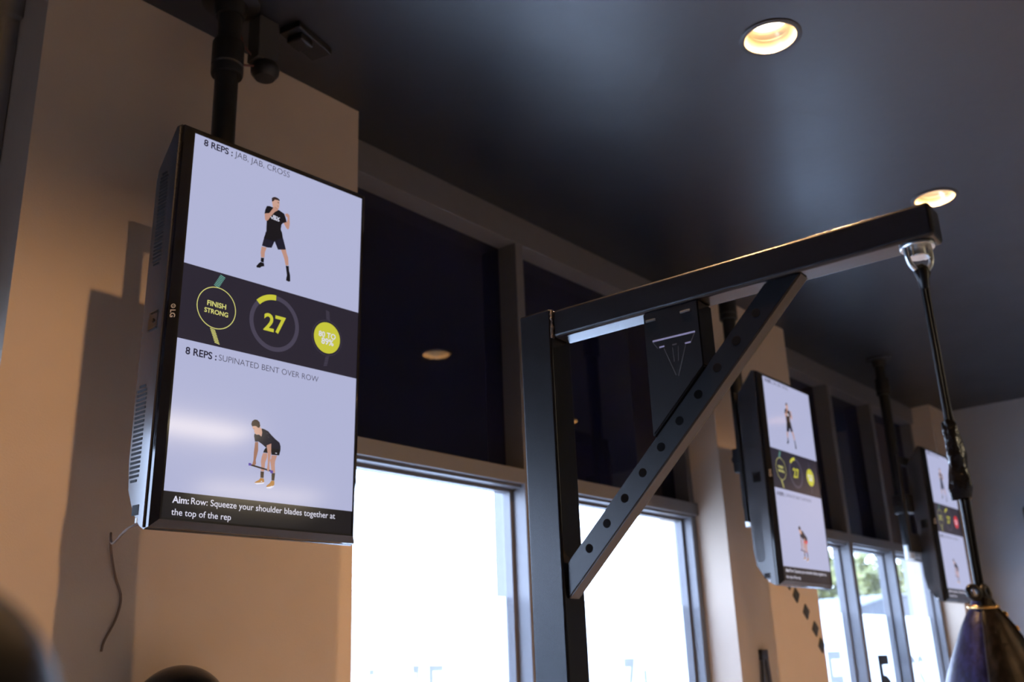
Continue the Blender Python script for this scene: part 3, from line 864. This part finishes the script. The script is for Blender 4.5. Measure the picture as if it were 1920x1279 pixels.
# round black ball on a wall rack below the near screen
ball = tag(obj('medicine_ball', lathe(BM(), [(0.118 * math.sin(PI * k / 32), -0.118 * math.cos(PI * k / 32)) for k in range(33)], 48), M_glossblk, None, True), 'round black ball at the bottom edge in front of the beige pillar', 'ball')
ball.location = (1.43, 2.262, CAM_H - 0.066)
rk = thing('wall_rack', 'small black wall rack carrying the round ball', 'rack', (1.43, WALL_Y, CAM_H - 0.2))
bm = BM(); box(bm, -0.06, 0.06, -0.008, 0, -0.14, 0.02, 0.002); obj('back_plate', bm, M_rack, rk)
for s in (-1, 1):
    bm = BM(); tube(bm, [(s * 0.05, -0.004, -0.02), (s * 0.05, -0.18, -0.02), (s * 0.05, -0.20, -0.005), (s * 0.05, -0.205, 0.02)], 0.009, 12); obj('prong', bm, M_rack, rk)

# pillar two: diagonal row of small black squares and a strap anchor
sq = [(5.170, 0.415), (5.244, 0.350), (5.346, 0.265), (5.436, 0.176), (5.505, 0.088)]
SQL = ['topmost small black square of the diagonal row below the middle television', 'second small black square from the top of the diagonal row', 'middle small black square of the diagonal row on the pillar', 'second lowest small black square of the diagonal row', 'lowest small black square of the diagonal row, beside the pillar edge']
for k, (x, z) in enumerate(sq):
    bm = BM(); s = 0.030
    box(bm, -s, s, -0.006, 0, -s, s, 0.002)
    o = obj('wall_tile', bm, M_vinyl, None, loc=(x, WALL_Y, CAM_H + z), rot=(0, math.radians(40), 0))
    if k: o.location.x = min(x, 5.49)
    tag(o, SQL[k], 'wall square', 'small black squares on the second pillar')
an = thing('strap_anchor', 'dark tapered strap hanging on the second pillar at the bottom edge', 'strap', (4.765, WALL_Y, CAM_H + 0.05))
bm = BM(); box(bm, -0.035, 0.035, -0.02, 0, -0.03, 0.02, 0.004); obj('anchor_plate', bm, M_pole, an)
M_strap = mat('blue_grey_webbing', (0.04, 0.045, 0.06), 0.7, noise=0.2, nscale=80, bump=0.4, bscale=300)
for s in (-1, 1):
    bm = BM(); prism(bm, [Vector((s * 0.005, -0.018, -0.02)), Vector((s * 0.033, -0.018, -0.02)), Vector((s * 0.075, -0.018, -0.42)), Vector((s * 0.038, -0.018, -0.42))], (0, 0.008, 0)); obj('strap', bm, M_strap, an)

# black speaker on the far wall
spk = thing('wall_speaker', 'black wall speaker cut by the right edge of the picture', 'speaker', (FAR_X, 1.83, CAM_H + 0.99))
bm = BM(); box(bm, -0.14, -0.02, -0.11, 0.09, -0.10, 0.10, 0.03, seg=4); obj('cabinet', bm, M_glossblk, spk, True)
bm = BM(); box(bm, -0.04, 0, -0.03, 0.03, -0.03, 0.03, 0.004); obj('bracket', bm, M_pole, spk)
# ------------------------------------------------------------------ bag rack: post, beam, drilled brace, strut
E_T = Vector((0.0476, -0.9989, 0)).normalized()      # along the beam, away from the windows
E_Q = Vector((0.9989, 0.0476, 0)).normalized()       # across it
RO = Vector((1.287, 0.973, 0))
RM = Matrix(((E_T.x, E_Q.x, 0, RO.x), (E_T.y, E_Q.y, 0, RO.y), (0, 0, 1, 0), (0, 0, 0, 1)))
# rack coordinates: (t, q, z) - right handed check is not needed for closed boxes, normals are recalculated
rack = thing('bag_rack', 'black square tube post with an overhanging beam and drilled diagonal brace', 'bag rack', RO)
def rput(name, bm, m, smooth=False, parent=None):
    M = RM.copy(); M.translation = (0, 0, 0)
    bmesh.ops.transform(bm, matrix=M, verts=bm.verts[:])
    bmesh.ops.recalc_face_normals(bm, faces=bm.faces[:])
    return obj(name, bm, m, parent or rack, smooth)
ZB0, ZB1 = CAM_H + 0.544, CAM_H + 0.5945
bm = BM(); box(bm, -0.066, 0.0, 0.0, 0.060, 0.012, CAM_H + 0.598, 0.0045, seg=4); post = rput('post', bm, M_rack, 'flat')
bm = BM(); box(bm, 0.0015, 0.634, 0.004, 0.054, ZB0, ZB1, 0.0065, seg=6); beam = rput('beam', bm, M_rack, 'flat')
bm = BM(); box(bm, -0.16, 0.10, -0.07, 0.13, 0, 0.012, 0.003); rput('base_plate', bm, M_rack)
bm = BM()
rnd = random.Random(3)
tube(bm, [(0.001 + rnd.uniform(-.0006, .0006), 0.0035 + rnd.uniform(-.0006, .0006), ZB0 + (ZB1 - ZB0) * k / 14) for k in range(15)], [0.0028 + rnd.uniform(-.0008, .0008) for k in range(15)], 8)
rput('weld_seam', bm, M_weld, True)
# brace between post and beam
P0 = Vector((0.045, 0, CAM_H + 0.184)); P1 = Vector((0.366, 0, CAM_H + 0.499))    # first and last visible hole (t, z)
d = (P1 - P0).normalized(); nrm = Vector((d.z, 0, -d.x))           # down-right normal in the (t, z) plane
BR_W, BR_Q0, BR_Q1 = 0.040, 0.010, 0.040
up_off, dn_off = 0.0175, 0.0225
def on_line(off, t=None, z=None):
    b = P0 + nrm * off
    if t is not None:
        s = (t - b.x) / d.x
    else:
        s = (z - b.z) / d.z
    return b + d * s
A0 = on_line(-up_off, t=0.0005); A1 = on_line(dn_off, t=0.0005)
B0 = on_line(-up_off, z=ZB0 - 0.0005); B1 = on_line(dn_off, z=ZB0 - 0.0005)
HOLES = [P0 + (P1 - P0) * k / 9 for k in range(-0, 10)]
bm = BM()
poly_ = [Vector((p.x, BR_Q0, p.z)) for p in (A0, A1, B1, B0)]
prism(bm, poly_, (0, BR_Q1 - BR_Q0, 0))
bmesh.ops.bevel(bm, geom=bm.edges[:], offset=0.0022, segments=3, affect='EDGES')
brace = rput('brace', bm, M_rack, 'flat')
for h in HOLES:
    bm = BM()
    lathe(bm, [(0.0, 0.0004), (0.0066, 0.0004), (0.0072, 0.0), (0.0072, -0.004)], 24, Matrix.Translation((h.x, BR_Q0 - 0.0001, h.z)) @ Matrix.Rotation(PI / 2, 4, 'X'))
    rput('bolt_hole', bm, M_hole, False, brace)
# strut plate between beam and brace
T0, T1 = 0.178, 0.276
bm = BM()
s0 = on_line(-up_off, t=T0); s1 = on_line(-up_off, t=T1)
prism(bm, [Vector((T0, 0.005, ZB0 - 0.0005)), Vector((T0, 0.005, s0.z + 0.001)), Vector((T1, 0.005, s1.z + 0.001)), Vector((T1, 0.005, ZB0 - 0.0005))], (0, 0.048, 0))
bmesh.ops.bevel(bm, geom=bm.edges[:], offset=0.002, segments=2, affect='EDGES')
strut = rput('strut_plate', bm, M_rack, 'flat')
bm = BM()
for t in (T0 + 0.014, T1 - 0.022):
    bm = BM(); box(bm, t - 0.009, t + 0.009, 0.0028, 0.0055, ZB0 - 0.017, ZB0 - 0.013, 0.0008)
    rput('slot', bm, M_printd, False, strut)
bm = BM()
def bar(p, q, w, mi):
    p = Vector((p[0], 0.0046, p[1])); q = Vector((q[0], 0.0046, q[1]))
    dd = (q - p).normalized(); nn = Vector((-dd.z, 0, dd.x)) * (w / 2)
    fs = [bm.verts.new(v) for v in (p + nn, q + nn, q - nn, p - nn)]
    f = bm.faces.new(fs); f.material_index = mi
lz = CAM_H
bar((0.192, lz + 0.4935), (0.267, lz + 0.4925), 0.0028, 0)
bar((0.192, lz + 0.492), (0.200, lz + 0.480), 0.0008, 1); bar((0.266, lz + 0.491), (0.2585, lz + 0.478), 0.0012, 1)
bar((0.203, lz + 0.481), (0.212, lz + 0.4812), 0.0024, 0); bar((0.248, lz + 0.4775), (0.258, lz + 0.4775), 0.0024, 0); bar((0.226, lz + 0.480), (0.234, lz + 0.480), 0.0018, 1)
bar((0.211, lz + 0.478), (0.228, lz + 0.430), 0.0009, 1); bar((0.249, lz + 0.475), (0.232, lz + 0.428), 0.0010, 1)
bar((0.226, lz + 0.476), (0.227, lz + 0.452), 0.0008, 1); bar((0.236, lz + 0.476), (0.234, lz + 0.452), 0.0008, 1)
rput('printed_mark', bm, [M_print, M_printd], False, strut)

# ------------------------------------------------------------------ swivel, bungee, bag
def rk_pt(t, q, z):
    return RO + E_T * t + E_Q * q + Vector((0, 0, z))
SW = rk_pt(0.604, 0.029, ZB0)
sw = thing('swivel_hook', 'zinc swivel with a round loop under the tip of the black beam', 'swivel', SW)
bm = BM(); lathe(bm, [(0.0, 0.0), (0.0225, 0.0), (0.0235, -0.0015), (0.0235, -0.004), (0.0225, -0.0055), (0.0, -0.0055)], 40); obj('disc', bm, M_zinc, sw, True)
bm = BM(); lathe(bm, [(0.0, -0.0175), (0.0085, -0.0175), (0.0105, -0.0160), (0.0105, -0.0055)], 6 * 4); lathe(bm, [(0.0, -0.0185), (0.0125, -0.0185), (0.013, -0.0175), (0.0125, -0.0165), (0.0, -0.0165)], 32); obj('bolt', bm, M_zinc, sw, True)
VIEW = Vector((0.81, -0.58, 0)).normalized()       # plane of the loop
bm = BM()
pts = []
for k in range(25):
    a = PI + PI * k / 24
    pts.append(VIEW * (0.0195 * math.cos(a)) + Vector((0, 0, -0.013 + 0.0265 * math.sin(a))))
pts = [VIEW * -0.0195 + Vector((0, 0, -0.003))] + pts + [VIEW * 0.0195 + Vector((0, 0, -0.003))]
tube(bm, pts, 0.0037, 14)
obj('loop', bm, M_zinc, sw, True)
bm = BM()
for s in (-1, 1):
    box(bm, -0.002, 0.002, -0.006, 0.006, -0.019, -0.004, 0.001, M=Matrix.Translation(VIEW * (0.0135 * s)) @ Matrix.Rotation(math.atan2(VIEW.y, VIEW.x), 4, 'Z'))
obj('tab', bm, M_zinc, sw)

BX, BY = SW.x, SW.y
ZR = ZB0 - 0.0395                    # bottom of the loop
ZBAG = CAM_H + 0.078                 # where the cord ties to the bag
zt0, zt1 = CAM_H + 0.292, CAM_H + 0.190
bc = thing('bungee_cord', 'black bungee cord wrapped in shiny tape, hanging from the swivel to the bag', 'bungee cord', (BX, BY, ZR))
O = Vector((BX, BY, ZR))
def lp(v, z, w=0.0): return VIEW * v + Vector((-VIEW.y, VIEW.x, 0)) * w + Vector((0, 0, z - ZR))
bm = BM(); tube(bm, smooth_pts([lp(-0.0035, ZR - 0.006), lp(-0.0028, ZR - 0.05), lp(-0.0028, zt0 + 0.03), lp(-0.0035, zt0 - 0.004)], 6), 0.0036, 12); obj('strand', bm, M_cord, bc, True)
bm = BM(); tube(bm, smooth_pts([lp(0.0030, ZR - 0.006), lp(0.0024, ZR - 0.05), lp(0.0024, zt0 + 0.03), lp(0.0035, zt0 - 0.004)], 6), 0.0036, 12); obj('strand', bm, M_cord, bc, True)
bm = BM()
tube(bm, [lp(-0.009, ZR - 0.002), lp(-0.006, ZR + 0.006), lp(0.0, ZR + 0.009), lp(0.006, ZR + 0.006), lp(0.009, ZR - 0.002), lp(0.005, ZR - 0.010), lp(0, ZR - 0.02), lp(-0.005, ZR - 0.010)], 0.0042, 10, closed=True)
lathe(bm, [(0.0, 0.004), (0.009, 0.003), (0.0095, -0.003), (0.0075, -0.014), (0.006, -0.026), (0.0, -0.027)], 18); obj('knot', bm, M_cord, bc, True)
for s in (-1, 1):
    bm = BM(); tube(bm, smooth_pts([lp(0.0042 * s + 0.002, zt1 + 0.006), lp(0.0036 * s + 0.001, zt1 - 0.04), lp(0.0034 * s, ZBAG + 0.02), lp(0.0036 * s, ZBAG - 0.002)], 6), 0.0034, 12); obj('strand', bm, M_cord, bc, True)
# crumpled tape sleeve
bm = BM()
prof = [(0.0105, 0.0), (0.0115, 0.012), (0.0125, 0.03), (0.0135, 0.045), (0.0128, 0.06), (0.0150, 0.075), (0.0155, 0.09), (0.0135, 0.102)]
NS = 40
rings = []
rnd = random.Random(11)
zz = []
N = 34
for i in range(N):
    s = i / (N - 1)
    z = zt0 - s * (zt0 - zt1)
    kx = s * 0.102
    for (ra, a), (rb, b) in zip(prof, [(r, q) for r, q in prof][1:]):
        if a <= kx <= b + 1e-9:
            r = ra + (rb - ra) * (kx - a) / (b - a); break
    off = 0.0025 * math.sin(s * 3.0) - 0.003 * s
    ringv = []
    for k in range(NS):
        th = 2 * PI * k / NS
        cr = 1 + 0.07 * math.sin(3 * th + 5 * s) + 0.05 * math.sin(5 * th - 9 * s + 1) + 0.02 * math.sin(9 * th + 23 * s)
        ringv.append(bm.verts.new(lp((r * cr * math.cos(th)) + off, z + 0.002 * math.sin(2 * th + 4 * s), r * 0.62 * cr * math.sin(th))))
    rings.append(ringv)
for a, b in zip(rings, rings[1:]):
    for k in range(NS):
        f = bm.faces.new((a[k], a[(k + 1) % NS], b[(k + 1) % NS], b[k])); f.smooth = True
bm.faces.new(rings[0][::-1]); bm.faces.new(rings[-1])
bmesh.ops.recalc_face_normals(bm, faces=bm.faces[:])
obj('tape_sleeve', bm, M_tape, bc, True)
# two knotted cord ends at the top of the bag
bm = BM()
for s in (-1, 1):
    c = lp(0.0085 * s - 0.001, ZBAG - 0.004, 0.0) + Vector((-0.9636, -0.267, 0)) * 0.008
    pts = []
    for k in range(20):
        a = 2 * PI * k / 20
        pts.append(c + VIEW * (0.0058 * math.cos(a)) + Vector((0, 0, 0.0075 * math.sin(a))) + Vector((-VIEW.y, VIEW.x, 0)) * (0.003 * math.sin(a + s)))
    tube(bm, pts, 0.0036, 10, closed=True)
obj('cord_loop', bm, M_cord, bc, True)

# teardrop bag
bag = thing('punching_bag', 'navy and black leather teardrop punching bag hanging from the bungee cord', 'punching bag', (BX, BY, ZBAG - 0.010))
PROF = [(0.0, 0.004), (0.007, 0.004), (0.0105, 0.0), (0.0135, -0.006), (0.0165, -0.0125), (0.0250, -0.026), (0.0350, -0.038), (0.0455, -0.058), (0.0580, -0.083), (0.0690, -0.112), (0.0770, -0.145), (0.0800, -0.180), (0.0760, -0.215), (0.0630, -0.245), (0.0420, -0.266), (0.0180, -0.276), (0.0, -0.278)]
PROF = [(r * (0.90 if z < -0.03 else 1.0), z) for r, z in PROF]
bm = BM()
SEG = 96
SEAM0 = math.radians(188)
pr = smooth_pts([(r, 0, z) for r, z in PROF], 4)
rings = []
for p in pr:
    rr_ = max(p.x, 0.0003)
    ringv = []
    for k in range(SEG):
        th = 2 * PI * k / SEG
        u = ((th - SEAM0) / (PI / 2)) % 1.0
        e = min(u, 1 - u)
        g = 1 - 0.035 * math.exp(-(e / 0.05) ** 2) + 0.012 * math.sin(PI * u)
        ringv.append(bm.verts.new((rr_ * g * math.cos(th), rr_ * g * math.sin(th), p.z)))
    rings.append(ringv)
for a, b in zip(rings, rings[1:]):
    for k in range(SEG):
        f = bm.faces.new((a[k], b[k], b[(k + 1) % SEG], a[(k + 1) % SEG])); f.smooth = True
        f.material_index = int((((k + 0.5) * 2 * PI / SEG - SEAM0) / (PI / 2)) % 4) % 2
bmesh.ops.recalc_face_normals(bm, faces=bm.faces[:])
obj('leather_body', bm, [M_leather, M_navy], bag, True)
for q in range(4):
    th = SEAM0 + q * PI / 2
    bm = BM(); tube(bm, [(max(p.x, 0.001) * 0.968 * math.cos(th), max(p.x, 0.001) * 0.968 * math.sin(th), p.z) for p in pr[8:]], 0.0011, 8); obj('seam', bm, M_seam, bag, True)
# wire band with a small gap loop, leather tab and rivets
bm = BM()
pts = []
for k in range(40):
    a = 2 * PI * k / 40
    pts.append((0.0168 * math.cos(a) + 0.0005, 0.0168 * math.sin(a), -0.0105 + 0.002 * math.sin(a + 1.0)))
tube(bm, pts, 0.0022, 12, closed=True); obj('wire_band', bm, M_brass, bag, True)
side = Vector((VIEW.x, VIEW.y, 0))
tang = Vector((-VIEW.y, VIEW.x, 0))
front = -tang if (-tang).dot(Vector((-1.3, -0.37, 0))) > 0 else tang
rdir = (side * 0.80 + front * 0.6).normalized()
wdir = Vector((-rdir.y, rdir.x, 0))
bm = BM()
def prad(z):
    for a, b in zip(pr, pr[1:]):
        if b.z <= z <= a.z and a.z > b.z:
            return a.x + (b.x - a.x) * (a.z - z) / (a.z - b.z)
    return 0.02
zs = [-0.004 - 0.052 * k / 14 for k in range(15)]
for sgn in (0,):
    L1, L2, L3, L4 = [], [], [], []
    for z in zs:
        r = prad(z) * 1.012
        for lst, w, e in ((L1, -0.0085, 0.0022), (L2, 0.0085, 0.0022), (L3, 0.0085, -0.002), (L4, -0.0085, -0.002)):
            ww = w * (1.0 if z > -0.052 else 0.75)
            lst.append(bm.verts.new(rdir * (math.sqrt(max(r * r - ww * ww, 1e-6)) + e) + wdir * ww + Vector((0, 0, z))))
    for A, B in ((L1, L2), (L2, L3), (L3, L4), (L4, L1)):
        for k in range(len(zs) - 1):
            bm.faces.new((A[k], B[k], B[k + 1], A[k + 1]))
    bm.faces.new((L1[0], L4[0], L3[0], L2[0])); bm.faces.new((L1[-1], L2[-1], L3[-1], L4[-1]))
bmesh.ops.recalc_face_normals(bm, faces=bm.faces[:])
obj('leather_tab', bm, M_leather, bag, True)
for z in (-0.0205, -0.0375):
    r = prad(z) * 1.012 + 0.002
    nrm_ = (rdir + Vector((0, 0, 0.55))).normalized()
    M = Matrix.Translation(rdir * r + Vector((0, 0, z))) @ nrm_.to_track_quat('Z', 'Y').to_matrix().to_4x4()
    bm = BM(); lathe(bm, [(0.0, 0.0022), (0.0022, 0.0018), (0.0034, 0.0008), (0.0038, -0.001)], 20, M); obj('rivet', bm, M_brass, bag, True)

# small round bag close to the camera, out of focus at the lower left corner
sbp = Vector((0.1241, 0.3513, 1.1922))
sb = thing('slip_bag', 'small black round slip bag out of focus in the lower left corner', 'slip bag', sbp)
bm = BM(); lathe(bm, [(0.0, 0.062), (0.004, 0.0615)] + [(0.0465 * math.sin(PI * k / 28), 0.0465 * math.cos(PI * k / 28)) for k in range(3, 29)], 48); obj('leather_body', bm, M_slip, sb, True)
bm = BM(); cyl(bm, (0, 0, 0.058), (0, 0, CEIL - sbp.z - 0.012), 0.003, seg=10); obj('cord', bm, M_cord, sb, True)
bm = BM(); lathe(bm, [(0.0, -0.02), (0.008, -0.018), (0.012, -0.012), (0.03, -0.008), (0.03, 0.0), (0.0, 0.0)], 24, Matrix.Translation((0, 0, CEIL - sbp.z))); obj('ceiling_hook', bm, M_zinc, sb, True)
